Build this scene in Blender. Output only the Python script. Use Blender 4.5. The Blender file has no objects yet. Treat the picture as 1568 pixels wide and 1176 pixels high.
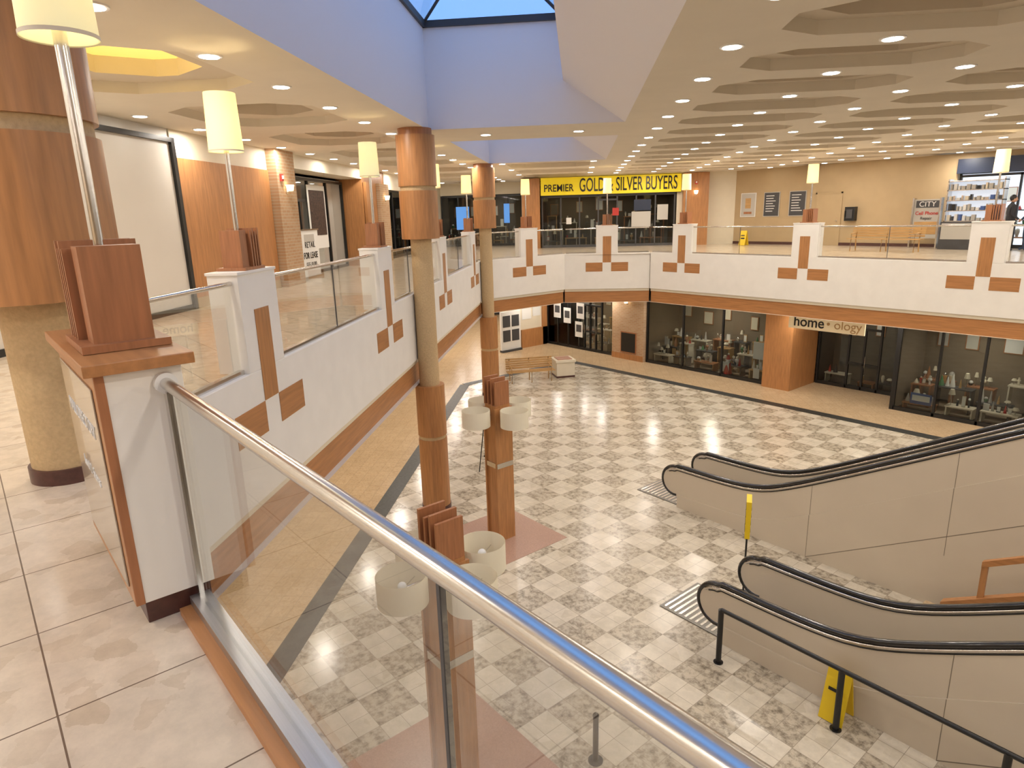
import bpy, bmesh, math, random
from mathutils import Matrix, Vector
random.seed(7)
sc=bpy.context.scene
# ------------------------------------------------------------------ materials
MATS={}
def newmat(name):
    m=bpy.data.materials.new(name); m.use_nodes=True
    nt=m.node_tree; b=nt.nodes['Principled BSDF']; return m,nt,b
def pm(name,col,rough=0.5,metal=0.0,var=0.0,scale=6.0,emit=None,es=0.0,coat=0.0,stretch=None,bump=0.0):
    m,nt,b=newmat(name)
    b.inputs['Base Color'].default_value=(*col,1); b.inputs['Roughness'].default_value=rough; b.inputs['Metallic'].default_value=metal
    if coat: b.inputs['Coat Weight'].default_value=coat
    if emit: b.inputs['Emission Color'].default_value=(*emit,1); b.inputs['Emission Strength'].default_value=es
    if var>0 or bump>0:
        tc=nt.nodes.new('ShaderNodeTexCoord'); mp=nt.nodes.new('ShaderNodeMapping'); no=nt.nodes.new('ShaderNodeTexNoise')
        nt.links.new(tc.outputs['Object'],mp.inputs[0]); nt.links.new(mp.outputs[0],no.inputs['Vector'])
        no.inputs['Scale'].default_value=scale; no.inputs['Detail'].default_value=5
        if stretch: mp.inputs['Scale'].default_value=stretch
        if var>0:
            cr=nt.nodes.new('ShaderNodeValToRGB'); e=cr.color_ramp.elements
            e[0].position=0.3; e[1].position=0.7
            e[0].color=(*[c*(1-var) for c in col],1); e[1].color=(*[min(1,c*(1+var*0.6)) for c in col],1)
            nt.links.new(no.outputs['Fac'],cr.inputs[0]); nt.links.new(cr.outputs[0],b.inputs['Base Color'])
        if bump>0:
            bp=nt.nodes.new('ShaderNodeBump'); bp.inputs['Strength'].default_value=bump; bp.inputs['Distance'].default_value=0.01
            nt.links.new(no.outputs['Fac'],bp.inputs['Height']); nt.links.new(bp.outputs[0],b.inputs['Normal'])
    MATS[name]=m; return m
pm('wood',(0.46,0.215,0.08),0.38,var=0.2,scale=9,stretch=(3,3,0.25))
pm('wood_h',(0.45,0.205,0.075),0.4,var=0.2,scale=9,stretch=(0.2,3,3))
pm('wood_dark',(0.40,0.17,0.075),0.38,var=0.2,scale=9,stretch=(4,4,0.3))
pm('wood_bench',(0.55,0.33,0.13),0.4,var=0.2,scale=9,stretch=(0.3,3,3))
pm('white',(0.84,0.82,0.78),0.55,var=0.03,scale=3)
pm('cream',(0.74,0.67,0.53),0.6,var=0.03,scale=3)
pm('tan',(0.55,0.40,0.22),0.75,var=0.12,scale=40,bump=0.5)
pm('beige_wall',(0.47,0.35,0.20),0.7,var=0.04,scale=2)
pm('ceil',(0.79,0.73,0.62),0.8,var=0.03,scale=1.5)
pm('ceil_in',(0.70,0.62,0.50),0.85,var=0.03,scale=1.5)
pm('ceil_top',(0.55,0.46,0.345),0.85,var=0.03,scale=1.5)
pm('well',(0.88,0.86,0.88),0.7)
pm('black',(0.012,0.012,0.012),0.35)
pm('rubber',(0.01,0.01,0.011),0.2,coat=0.4)
pm('darkgrey',(0.06,0.06,0.065),0.5)
pm('steel',(0.66,0.64,0.61),0.22,1.0)
pm('steel_b',(0.55,0.56,0.58),0.38,1.0,var=0.06,scale=30,stretch=(0.05,6,6))
pm('esc',(0.63,0.55,0.43),0.42,var=0.04,scale=1.2)
pm('esc_line',(0.22,0.18,0.13),0.5)
pm('panel',(0.36,0.30,0.23),0.15,coat=0.5)
pm('basetile',(0.09,0.035,0.028),0.35,var=0.3,scale=20)
pm('yellow',(0.85,0.60,0.02),0.5)
pm('yellow_sign',(0.85,0.66,0.02),0.5,emit=(0.95,0.72,0.02),es=0.3)
pm('paper',(0.80,0.80,0.78),0.7)
pm('paper_dim',(0.5,0.48,0.44),0.7)
pm('navy',(0.02,0.03,0.06),0.4)
pm('red',(0.5,0.04,0.03),0.5)
pm('blue',(0.06,0.12,0.35),0.5)
pm('green',(0.06,0.2,0.08),0.5)
pm('skin',(0.55,0.33,0.22),0.6)
pm('cloth_dark',(0.03,0.03,0.035),0.9,var=0.2)
pm('cloth_blue',(0.06,0.09,0.16),0.9,var=0.2)
pm('coffee',(0.06,0.03,0.02),0.6,var=0.9,scale=18)
pm('shutter',(0.66,0.63,0.58),0.5,var=0.03,scale=1)
pm('lens',(1,1,1),0.5,emit=(1.0,0.95,0.86),es=26)
pm('ring',(0.85,0.83,0.8),0.4)
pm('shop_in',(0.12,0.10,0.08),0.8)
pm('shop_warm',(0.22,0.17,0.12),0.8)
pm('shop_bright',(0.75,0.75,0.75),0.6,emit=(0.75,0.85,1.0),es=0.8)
pm('screen_blue',(0.1,0.3,0.7),0.5,emit=(0.10,0.32,0.85),es=0.7)
pm('cove_glow',(0.9,0.7,0.25),0.5,emit=(1.0,0.70,0.16),es=0.9)  # coffer top glows by itself: yellow cove light put into the ceiling material
pm('redinset',(0.45,0.28,0.21),0.35,var=0.18,scale=60)
pm('strip',(0.035,0.036,0.032),0.45,var=0.5,scale=14)
pm('sconce',(1,0.8,0.5),0.5,emit=(1.0,0.75,0.45),es=8)
pm('sign_cream',(0.72,0.60,0.38),0.5,emit=(0.8,0.62,0.38),es=0.25)
pm('comb',(0.22,0.21,0.19),0.35,0.6)
def shade(name,col,es,tf=0.35):
    m,nt,b=newmat(name)
    b.inputs['Base Color'].default_value=(0.85,0.80,0.66,1); b.inputs['Roughness'].default_value=0.9
    b.inputs['Emission Color'].default_value=(*col,1); b.inputs['Emission Strength'].default_value=es
    tr=nt.nodes.new('ShaderNodeBsdfTranslucent'); tr.inputs[0].default_value=(0.9,0.82,0.62,1)
    mx=nt.nodes.new('ShaderNodeMixShader'); mx.inputs[0].default_value=tf
    nt.links.new(b.outputs[0],mx.inputs[1]); nt.links.new(tr.outputs[0],mx.inputs[2]); nt.links.new(mx.outputs[0],nt.nodes['Material Output'].inputs[0])
    MATS[name]=m
shade('shade_lit',(1.0,0.76,0.30),1.1); shade('shade_cool',(0.80,0.85,0.50),0.5); shade('shade_off',(1,0.9,0.7),0.03,0.15)
def glass(name,tint,gl=1.0):
    m=bpy.data.materials.new(name); m.use_nodes=True; nt=m.node_tree; nt.nodes.clear()
    o=nt.nodes.new('ShaderNodeOutputMaterial'); t=nt.nodes.new('ShaderNodeBsdfTransparent'); g=nt.nodes.new('ShaderNodeBsdfGlossy')
    f=nt.nodes.new('ShaderNodeFresnel'); f.inputs[0].default_value=1.4; x=nt.nodes.new('ShaderNodeMixShader')
    mu=nt.nodes.new('ShaderNodeMath'); mu.operation='MULTIPLY'; mu.inputs[1].default_value=gl; mu.use_clamp=True
    t.inputs[0].default_value=(*tint,1); g.inputs['Roughness'].default_value=0.01
    nt.links.new(f.outputs[0],mu.inputs[0]); nt.links.new(mu.outputs[0],x.inputs[0]); nt.links.new(t.outputs[0],x.inputs[1]); nt.links.new(g.outputs[0],x.inputs[2]); nt.links.new(x.outputs[0],o.inputs[0])
    MATS[name]=m
glass('glass',(0.97,0.975,0.965),0.35); glass('glass_shop',(0.82,0.84,0.82),1.0); glass('glass_sky',(0.95,0.97,1.0),0.3)
def brick():
    m,nt,b=newmat('brick')
    tc=nt.nodes.new('ShaderNodeTexCoord'); mp=nt.nodes.new('ShaderNodeMapping'); mp.inputs['Rotation'].default_value=(math.radians(90),0,0)
    br=nt.nodes.new('ShaderNodeTexBrick'); br.inputs['Color1'].default_value=(0.50,0.33,0.20,1); br.inputs['Color2'].default_value=(0.44,0.27,0.15,1); br.inputs['Mortar'].default_value=(0.5,0.42,0.3,1)
    br.inputs['Scale'].default_value=1; br.inputs['Brick Width'].default_value=0.22; br.inputs['Row Height'].default_value=0.075; br.inputs['Mortar Size'].default_value=0.008
    nt.links.new(tc.outputs['Object'],mp.inputs[0]); nt.links.new(mp.outputs[0],br.inputs[0]); nt.links.new(br.outputs[0],b.inputs['Base Color']); b.inputs['Roughness'].default_value=0.85
    MATS['brick']=m
brick()
def tilemat(name,size,colA,colB,grout,checker=None,rough=0.22,gs=0.0035,vscale=7,sub=None,c2=(0.92,0.915,0.90)):
    m,nt,b=newmat(name); N=nt.nodes; L=nt.links
    tc=N.new('ShaderNodeTexCoord')
    vo=N.new('ShaderNodeTexVoronoi'); vo.inputs['Scale'].default_value=vscale; vo.inputs['Randomness'].default_value=1
    no=N.new('ShaderNodeTexNoise'); no.inputs['Scale'].default_value=vscale*0.8; no.inputs['Detail'].default_value=6; no.inputs['Roughness'].default_value=0.7
    L.new(tc.outputs['Object'],no.inputs['Vector'])
    ad=N.new('ShaderNodeVectorMath'); ad.operation='MULTIPLY_ADD'; ad.inputs[1].default_value=(0.10,0.10,0.10)
    L.new(no.outputs['Color'],ad.inputs[0]); L.new(tc.outputs['Object'],ad.inputs[2]); L.new(ad.outputs[0],vo.inputs['Vector'])
    sep=N.new('ShaderNodeSeparateColor'); L.new(vo.outputs['Color'],sep.inputs[0])
    def ramp(c1,c2,lo,hi,src):
        r=N.new('ShaderNodeValToRGB'); r.color_ramp.elements[0].position=lo; r.color_ramp.elements[1].position=hi
        r.color_ramp.elements[0].color=(*c1,1); r.color_ramp.elements[1].color=(*c2,1); L.new(src,r.inputs[0]); return r
    a=ramp(colB,colA,0.0,0.35,sep.outputs[0])
    n2=ramp((0.88,0.88,0.88),(1.06,1.06,1.06),0.35,0.65,no.outputs['Fac'])
    mm=N.new('ShaderNodeMix'); mm.data_type='RGBA'; mm.blend_type='MULTIPLY'; mm.inputs[0].default_value=1
    L.new(a.outputs[0],mm.inputs[6]); L.new(n2.outputs[0],mm.inputs[7]); base=mm.outputs[2]
    if checker:
        ck=N.new('ShaderNodeTexChecker'); ck.inputs['Scale'].default_value=1/size; L.new(tc.outputs['Object'],ck.inputs[0])
        ck.inputs[1].default_value=(0,0,0,1); ck.inputs[2].default_value=(1,1,1,1)
        no3=N.new('ShaderNodeTexNoise'); no3.inputs['Scale'].default_value=9; no3.inputs['Detail'].default_value=8; no3.inputs['Roughness'].default_value=0.72
        L.new(tc.outputs['Object'],no3.inputs['Vector'])
        c3=ramp(checker[0],checker[1],0.36,0.56,no3.outputs['Fac'])
        mx=N.new('ShaderNodeMix'); mx.data_type='RGBA'; L.new(ck.outputs['Fac'],mx.inputs[0]); L.new(base,mx.inputs[6]); L.new(c3.outputs[0],mx.inputs[7]); base=mx.outputs[2]
    br=N.new('ShaderNodeTexBrick'); br.offset=0; br.inputs['Scale'].default_value=1
    w=sub or size
    br.inputs['Brick Width'].default_value=w; br.inputs['Row Height'].default_value=w; br.inputs['Mortar Size'].default_value=gs; br.inputs['Mortar Smooth'].default_value=0
    br.inputs['Color1'].default_value=(1,1,1,1); br.inputs['Color2'].default_value=(*c2,1)
    L.new(tc.outputs['Object'],br.inputs[0])
    m3=N.new('ShaderNodeMix'); m3.data_type='RGBA'; m3.blend_type='MULTIPLY'; m3.inputs[0].default_value=1; L.new(base,m3.inputs[6]); L.new(br.outputs['Color'],m3.inputs[7])
    m4=N.new('ShaderNodeMix'); m4.data_type='RGBA'; L.new(br.outputs['Fac'],m4.inputs[0]); L.new(m3.outputs[2],m4.inputs[6]); m4.inputs[7].default_value=(*grout,1)
    L.new(m4.outputs[2],b.inputs['Base Color']); b.inputs['Roughness'].default_value=rough
    MATS[name]=m
tilemat('tile_up',0.61,(0.72,0.61,0.475),(0.62,0.505,0.375),(0.17,0.12,0.085),rough=0.17,gs=0.0032,vscale=9)
tilemat('tile_chk',0.61,(0.69,0.625,0.51),(0.61,0.545,0.43),(0.32,0.27,0.21),checker=((0.215,0.18,0.135),(0.57,0.50,0.39)),rough=0.2,gs=0.003,vscale=6,sub=0.305)
tilemat('tile_out',0.305,(0.58,0.43,0.265),(0.50,0.35,0.20),(0.34,0.25,0.16),rough=0.25,gs=0.003,vscale=30)

# ------------------------------------------------------------------ mesh builder
def frame(phi,o=(0,0,0)):
    return Matrix.Translation(Vector(o))@Matrix.Rotation(math.radians(phi),4,'Z')
class MB:
    def __init__(s,name,M=None):
        s.name=name; s.M=M or Matrix.Identity(4); s.v=[]; s.f=[]; s.m=[]; s.sm=[]; s.mats=[]
    def mi(s,mat):
        if mat not in s.mats: s.mats.append(mat)
        return s.mats.index(mat)
    def add(s,vs,fs,mat,smooth=False):
        o=len(s.v); s.v+= [Vector(v) for v in vs]; k=s.mi(mat)
        for f in fs: s.f.append([o+i for i in f]); s.m.append(k); s.sm.append(smooth)
    def box(s,x0,x1,y0,y1,z0,z1,mat,R=None):
        vs=[(x,y,z) for z in(z0,z1) for y in(y0,y1) for x in(x0,x1)]
        if R is not None:
            c=Vector(((x0+x1)/2,(y0+y1)/2,(z0+z1)/2)); vs=[c+R@(Vector(v)-c) for v in vs]
        s.add(vs,[(0,2,3,1),(4,5,7,6),(0,1,5,4),(2,6,7,3),(0,4,6,2),(1,3,7,5)],mat)
    def prism(s,pts,z0,z1,mat):
        n=len(pts); vs=[(p[0],p[1],z0) for p in pts]+[(p[0],p[1],z1) for p in pts]
        s.add(vs,[list(range(n))[::-1],list(range(n,2*n))]+[(i,(i+1)%n,n+(i+1)%n,n+i) for i in range(n)],mat)
    def cyl(s,x,y,z0,z1,r0,r1,mat,n=32,caps=True):
        vs=[(x+r0*math.cos(2*math.pi*i/n),y+r0*math.sin(2*math.pi*i/n),z0) for i in range(n)]+[(x+r1*math.cos(2*math.pi*i/n),y+r1*math.sin(2*math.pi*i/n),z1) for i in range(n)]
        s.add(vs,[(i,(i+1)%n,n+(i+1)%n,n+i) for i in range(n)],mat,True)
        if caps: s.add(vs,[list(range(n))[::-1],list(range(n,2*n))],mat)
    def tube(s,pts,r,mat,n=12,sx=1.0):
        pts=[Vector(p) for p in pts]; rings=[]
        for i,p in enumerate(pts):
            d=(pts[min(i+1,len(pts)-1)]-pts[max(i-1,0)]).normalized()
            up=Vector((0,0,1)) if abs(d.z)<0.95 else Vector((0,1,0))
            if abs(d.y)<1e-4 and abs(d.x)+abs(d.z)>0 : up=Vector((0,1,0))
            a=d.cross(up).normalized(); b=d.cross(a).normalized()
            rings.append([p+a*(r*math.cos(2*math.pi*k/n))+b*(sx*r*math.sin(2*math.pi*k/n)) for k in range(n)])
        vs=[v for rg in rings for v in rg]
        fs=[(i*n+k,i*n+(k+1)%n,(i+1)*n+(k+1)%n,(i+1)*n+k) for i in range(len(pts)-1) for k in range(n)]
        s.add(vs,fs,mat,True); s.add(vs,[list(range(n)),[(len(pts)-1)*n+k for k in range(n)]],mat)
    def ball(s,x,y,z,r,mat,n=10,sz=1.0):
        vs=[];fs=[]
        for i in range(n+1):
            t=math.pi*i/n
            for k in range(2*n):
                p=math.pi*k/n; vs.append((x+r*math.sin(t)*math.cos(p),y+r*math.sin(t)*math.sin(p),z+sz*r*math.cos(t)))
        for i in range(n):
            for k in range(2*n): fs.append((i*2*n+k,i*2*n+(k+1)%(2*n),(i+1)*2*n+(k+1)%(2*n),(i+1)*2*n+k))
        s.add(vs,fs,mat,True)
    def strip(s,samples,y0,y1,mat):
        n=len(samples); vs=[]
        for e,lo,hi in samples: vs+=[(e,y0,lo),(e,y0,hi),(e,y1,lo),(e,y1,hi)]
        fs=[]
        for i in range(n-1):
            a=4*i;b=a+4
            fs+=[(a,b,b+1,a+1),(a+2,a+3,b+3,b+2),(a+1,b+1,b+3,a+3),(a,a+2,b+2,b)]
        fs+=[(0,1,3,2),(4*n-4,4*n-2,4*n-1,4*n-3)]
        s.add(vs,fs,mat)
    def build(s,center=True,bevel=0.0,parent=None):
        if center:
            xs=[v.x for v in s.v]; ys=[v.y for v in s.v]; zs=[v.z for v in s.v]
            c=Vector(((min(xs)+max(xs))/2,(min(ys)+max(ys))/2,min(zs)))
        else: c=Vector((0,0,0))
        me=bpy.data.meshes.new(s.name); me.from_pydata([v-c for v in s.v],[],s.f)
        for m in s.mats: me.materials.append(MATS[m])
        for p,k,sm in zip(me.polygons,s.m,s.sm): p.material_index=k; p.use_smooth=sm
        bm=bmesh.new(); bm.from_mesh(me)
        bmesh.ops.recalc_face_normals(bm,faces=bm.faces); bm.to_mesh(me); bm.free()
        ob=bpy.data.objects.new(s.name,me); sc.collection.objects.link(ob)
        mw=s.M@Matrix.Translation(c)
        ob.matrix_world=mw
        if bevel:
            b=ob.modifiers.new('bevel','BEVEL'); b.width=bevel; b.segments=2; b.limit_method='ANGLE'
        if parent: setparent(ob,parent,mw)
        return ob
def setparent(o,parent,mw):
    bpy.context.view_layer.update(); o.parent=parent; o.matrix_parent_inverse=parent.matrix_world.inverted(); o.matrix_world=mw
def text(name,body,M,x,y,z,size,mat,parent,extr=0.008,sx=1.0,align='CENTER',bold=0.0):
    c=bpy.data.curves.new(name,'FONT'); c.body=body; c.size=size; c.extrude=extr; c.align_x=align; c.align_y='CENTER'
    c.materials.append(MATS[mat]); c.offset=bold
    o=bpy.data.objects.new(name,c); sc.collection.objects.link(o)
    mw=M@Matrix.Translation((x,y,z))@Matrix.Rotation(math.radians(90),4,'X')@Matrix.Diagonal((sx,1,1,1))
    o.matrix_world=mw; setparent(o,parent,mw)
    return o
FS=frame(-6.05)       # x=n , y=s
FR=frame(-51.05)      # x=e , y=m
FLW=frame(83.95)      # x=s , y=-n
F51=frame(38.95)
FNN=frame(130)
FNR=frame(-50)
def W(M,x,y,z=0): return M@Vector((x,y,z))
def inv(M,w): return M.inverted()@Vector((w[0],w[1],0))
ZF=-4.8; ZC=3.3; ZL=-1.88
# ------------------------------------------------------------------ slabs / floors
C0=W(FLW,4.16,3.45); C2=W(FLW,23.5,3.45); C3=W(FS,-0.57,26.4); C4=W(FR,-16.65,20.58)
E1=W(FR,8,20.58); E2=W(FNR,8,0.63)
hole=[C0,C2,C3,C4,E1,E2]
outer=[W(FS,-12,-8),W(FS,36,-8),W(FS,36,48),W(FS,-12,48)]
from mathutils.geometry import tessellate_polygon
def holed(name,z,mat,M):
    Mi=M.inverted(); o=[Mi@Vector((p.x,p.y,0)) for p in outer]; h=[Mi@Vector((p.x,p.y,0)) for p in hole]
    tr=tessellate_polygon([o,h]); allp=o+h
    b=MB(name,M); b.add([(p.x,p.y,z) for p in allp],[tuple(t) for t in tr],mat)
    return b.build(center=False)
holed('floor_upper',0.0,'tile_up',FNR)
holed('ceiling_lower',ZL,'ceil',FR)
b=MB('floor_lower',FLW); b.prism([(x,y) for x,y in((-8,12),(-8,-36),(48,-36),(48,12))],ZF-0.2,ZF,'tile_out'); b.build(center=False)
def n_s(n,s):
    w=W(FS,n,s); v=inv(FR,w); return (v.x,v.y)
poly=[n_s(-4.45,-7.9),n_s(-4.45,24.5),n_s(-0.4,28.6),(8,20.3),n_s(20.5,-7.9)]
b=MB('floor_checker_inlay',FR); b.prism(poly,ZF,ZF+0.004,'tile_chk'); b.build(center=False)
def seg_box(b,p,q,w,z0,z1,mat):
    p=Vector(p);q=Vector(q);d=(q-p).normalized();n=Vector((-d.y,d.x))*w/2
    b.prism([p-n,q-n,q+n,p+n],z0,z1,mat)
b=MB('floor_border_strip',FR)
for i in range(3): seg_box(b,poly[i],poly[i+1],0.38,ZF,ZF+0.008,'strip')
b.build(center=False)
# ------------------------------------------------------------------ ceiling upper
b=MB('ceiling_upper',FS)
def octo(x0,x1,y0,y1,ch): return [(x0+ch,y0),(x1-ch,y0),(x1,y0+ch*.7),(x1,y1-ch*.7),(x1-ch,y1),(x0+ch,y1),(x0,y1-ch*.7),(x0,y0+ch*.7)]
def cell(n0,n1,s0,s1,a,c,ch,top='ceil_top',st=0.15):
    O=[(n0,s0),(n1,s0),(n1,s1),(n0,s1)]
    x0,x1,y0,y1=n0+a,n1-a,s0+c,s1-c
    I=octo(x0,x1,y0,y1,ch)
    vs=[(p[0],p[1],ZC) for p in O+I]
    b.add(vs,[(0,1,5,4),(1,6,5),(1,2,7,6),(2,8,7),(2,3,9,8),(3,10,9),(3,0,11,10),(0,4,11)],'ceil')
    z1=ZC+.14; z2=ZC+.34
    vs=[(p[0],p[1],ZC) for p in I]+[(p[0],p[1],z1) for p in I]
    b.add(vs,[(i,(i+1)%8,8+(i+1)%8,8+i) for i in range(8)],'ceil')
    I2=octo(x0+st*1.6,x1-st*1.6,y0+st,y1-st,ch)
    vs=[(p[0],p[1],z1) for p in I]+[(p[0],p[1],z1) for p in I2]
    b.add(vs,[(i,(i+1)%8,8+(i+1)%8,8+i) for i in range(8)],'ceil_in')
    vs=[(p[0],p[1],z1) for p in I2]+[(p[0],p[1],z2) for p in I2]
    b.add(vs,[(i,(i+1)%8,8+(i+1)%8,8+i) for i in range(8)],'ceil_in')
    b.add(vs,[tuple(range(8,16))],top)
def flat(n0,n1,s0,s1): b.add([(n0,s0,ZC),(n1,s0,ZC),(n1,s1,ZC),(n0,s1,ZC)],[(0,1,2,3)],'ceil')
S0=-7.8; PS=1.75; PN=3.3
for k in range(31):
    for j in range(10):
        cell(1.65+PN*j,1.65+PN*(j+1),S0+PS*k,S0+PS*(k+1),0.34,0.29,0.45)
flat(0.9,1.65,-8,46.5); flat(-12,-7.45,-8,46.5); flat(34.65,36,-8,46.5); flat(-12,36,46.45,48); flat(-7.45,36,-8,-7.8)
s=-7.8
while s<46:
    s1=min(s+3.45,46.45); cell(-7.45,-3.0,s,s1,1.05,0.55,0.55,'cove_glow' if 5<s<7 else 'ceil_top',0.3); s=s1
    if s>=46.44: break
flat(-3,0.9,13.75,16.0)
s=23.0
while s<46.4:
    s1=min(s+3.35,46.45); cell(-3,0.9,s,s1,0.5,0.5,0.5); s=s1
flat(-3,0.9,-7.8,-5.5)
b.build(center=False)
b=MB('ceiling_skylight_well',FS)
for s0,s1 in((-5.5,13.75),(16.0,23.0)):
    b.add([(-3,s0,ZC),(-3,s1,ZC),(-3,s1,5.2),(-3,s0,5.2)],[(0,1,2,3)],'well')
    for ss in(s0,s1): b.add([(-3,ss,ZC),(0.9,ss,ZC),(-0.3,ss,4.1),(-0.3,ss,5.2),(-3,ss,5.2)],[(0,1,2,3,4)],'well')
    b.add([(0.9,s0,ZC),(0.9,s1,ZC),(-0.3,s1,4.1),(-0.3,s0,4.1),(-0.3,s1,5.2),(-0.3,s0,5.2)],[(0,1,2,3),(3,2,4,5)],'well')
b.build(center=False)
for wi,(s0,s1) in enumerate(((-5.5,13.75),(16.0,23.0))):
    b=MB('window_%d'%(wi+1),FS)
    b.box(-3.06,-2.94,s0,s1,5.15,5.27,'darkgrey'); b.box(-.36,-.24,s0,s1,5.15,5.27,'darkgrey')
    b.box(-3,-.3,s0-.06,s0+.06,5.15,5.27,'darkgrey'); b.box(-3,-.3,s1-.06,s1+.06,5.15,5.27,'darkgrey')
    R1=5.2+1.0
    ry0,ry1=s0+1.35,s1-1.35; rx=-1.65
    b.tube([(rx,ry0,R1),(rx,ry1,R1)],0.03,'darkgrey',6)
    for c in((-3,s0),(-.3,s0)): b.tube([(c[0],c[1],5.22),(rx,ry0,R1)],0.03,'darkgrey',6)
    for c in((-3,s1),(-.3,s1)): b.tube([(c[0],c[1],5.22),(rx,ry1,R1)],0.03,'darkgrey',6)
    y=ry0
    while y<ry1:
        for x in(-3,-.3): b.tube([(x,y,5.22),(rx,y,R1)],0.022,'darkgrey',6)
        y+=1.6
    b.add([(-3,s0,5.22),(-3,s1,5.22),(rx,ry1,R1),(rx,ry0,R1),(-.3,s0,5.22),(-.3,s1,5.22)],[(0,1,2,3),(4,5,2,3),(0,4,3),(1,5,2)],'glass_sky')
    b.build()
# downlights ----------------------------------------------------
dl=MB('recessed_downlights',FS)
def dlight(n,s,z=ZC,r=0.10):
    dl.cyl(n,s,z-0.012,z+0.002,r+0.03,r+0.035,'ring',16); dl.cyl(n,s,z-0.016,z-0.010,r,r,'lens',16)
LC=(1.0,0.905,0.80)
def area(M,x,y,z,pw,size=0.3,col=None,name='downlight_lamp'):
    l=bpy.data.lights.new(name,'AREA'); l.shape='DISK'; l.size=size; l.energy=pw; l.color=col or LC
    o=bpy.data.objects.new(name,l); sc.collection.objects.link(o); o.matrix_world=M@Matrix.Translation((x,y,z)); return o
for k in range(1,25):
    for j in range(0,13):
        n=1.65*(j+1); s=S0+PS*k
        if s>32.4 and n<7: continue
        if n+s>39.5 : continue
        dlight(n,s)
        if (j+2*k)%5==0 and s>-3: area(FS,n,s,ZC-0.03,66)
for k in range(0,26):
    s=-4.9+1.72*k
    for n in(-3.85,-7.0):
        dlight(n,s)
        if k%2==0: area(FS,n,s,ZC-0.03,46 if k<9 else 38)
for n in(-2.2,-.9,.4): dlight(n,-6.6); area(FS,n,-6.6,ZC-.03,55)  # added downlights behind the camera, out of view, to brighten the dark foreground
for n in(-2,0): dlight(n,14.9)
for s in(23.35,26.5,29.8): 
    for n in(-2.6,0.5): dlight(n,s); area(FS,n,s,ZC-.03,30)
for i in range(11):
    e=-23+3*i; w=inv(FS,W(FR,e,21.5)); dlight(w.x,w.y,ZL,.08); area(FR,e,21.5,ZL-.03,32)
for i in range(14):
    s=-4+3.2*i; dlight(-5.6,s,ZL,.08); area(FS,-5.6,s,ZL-.03,45)
for n in(-2.5,0.3,-4.5,-6.5):
    for s in(31,35,40): dlight(n,s,ZL,.08); area(FS,n,s,ZL-.03,30)
dl.build(center=False)
# ------------------------------------------------------------------ atrium edge
def fascia(M,x0,x1,y,top=0.05):
    b=MB('balcony_parapet',M)
    b.box(x0,x1,y,y+0.2,-1.35,top,'white'); b.box(x0,x1,y+0.05,y+0.2,-1.45,-1.35,'cream'); b.box(x0,x1,y+0.09,y+0.2,-1.9,-1.45,'wood_h')
    return b.build(bevel=0.008)
def rails(M,x0,x1,y,step=1.7):
    b=MB('glass_balustrade',M)
    n=max(1,round((x1-x0)/step)); w=(x1-x0)/n
    b.box(x0,x1,y-.03,y+.03,0.05,0.10,'steel')
    for i in range(n): b.box(x0+i*w+.012,x0+(i+1)*w-.012,y-.006,y+.006,0.09,0.98,'glass')
    for i in range(1,n): b.box(x0+i*w-.006,x0+i*w+.006,y-.008,y+.008,0.09,0.98,'darkgrey')
    b.tube([(x0,y,1.0),(x1,y,1.0)],0.024,'steel',12)
    return b.build()
def fins(b,x,y,z,h=0.38,sg=1):
    b.box(x-.10*sg-.07,x-.10*sg+.07,y-.11,y+.11,z,z+h,'wood_dark')
    for i in range(4): b.box(x+sg*(.01+i*.055)-.012,x+sg*(.01+i*.055)+.012,y-.14,y+.14,z,z+h+(.02 if i%2 else -.01),'wood_dark')
def postlamp(M,x,y,z,mat='shade_lit',pw=9,sg=1,off=0.0,r=0.17):
    b=MB('post_lamp',M)
    b.box(x-.22,x+.22,y-.16,y+.16,z,z+.03,'wood_dark')
    fins(b,x,y,z+.03,sg=sg)
    b.cyl(x+off,y,z+.03,z+1.62,.025,.025,'steel',16)
    b.cyl(x+off,y,z+1.62,z+1.68,.04,.03,'paper',12)
    zb=z+1.20; n=40
    b.cyl(x+off,y,zb,zb+.56,r,r*.9,mat,n,False); b.cyl(x+off,y,zb,zb+.56,r-.006,r*.9-.006,mat,n,False)
    b.cyl(x+off,y,zb-.004,zb+.012,r+.003,r+.003,'cream',n,False)
    for a in range(3):
        t=a*2.094; b.tube([(x+off,y,zb+.50),(x+off+(r*.9)*math.cos(t),y+(r*.9)*math.sin(t),zb+.50)],.004,'steel',6)
    b.ball(x+off,y,zb+.25,.04,'sconce',6,1.4)
    o=b.build()
    l=bpy.data.lights.new('post_lamp_bulb','POINT'); l.energy=pw; l.color=(1,.78,.42); l.shadow_soft_size=.05
    lo=bpy.data.objects.new('post_lamp_bulb',l); sc.collection.objects.link(lo); mw=M@Matrix.Translation((x+off+.06,y,zb+.28)); lo.matrix_world=mw; setparent(lo,o,mw)
    return o
def post(M,x,y,w=0.84,lamp='shade_lit',pw=9,sg=1):
    b=MB('balustrade_post',M); h=w/2
    b.box(x-h,x+h,y,y+.33,0.051,1.08,'white'); b.box(x-h-.012,x+h+.012,y-.012,y+.342,1.08,1.11,'white')
    b.box(x-.165,x+.165,y-.007,y-.0005,-.31,.70,'wood')
    for q in(-1,1): b.box(x+q*.5-.33,x+q*.5+.33,y-.007,y-.0005,-.66,-.31,'wood_h')
    b.build(bevel=0.006)
    postlamp(M,x,y+.165,1.112,lamp,pw,sg)
fascia(FLW,4.16,23.5,3.45)
LP=[6.8,11.6,16.8,21.75]; xs=4.35
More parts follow.
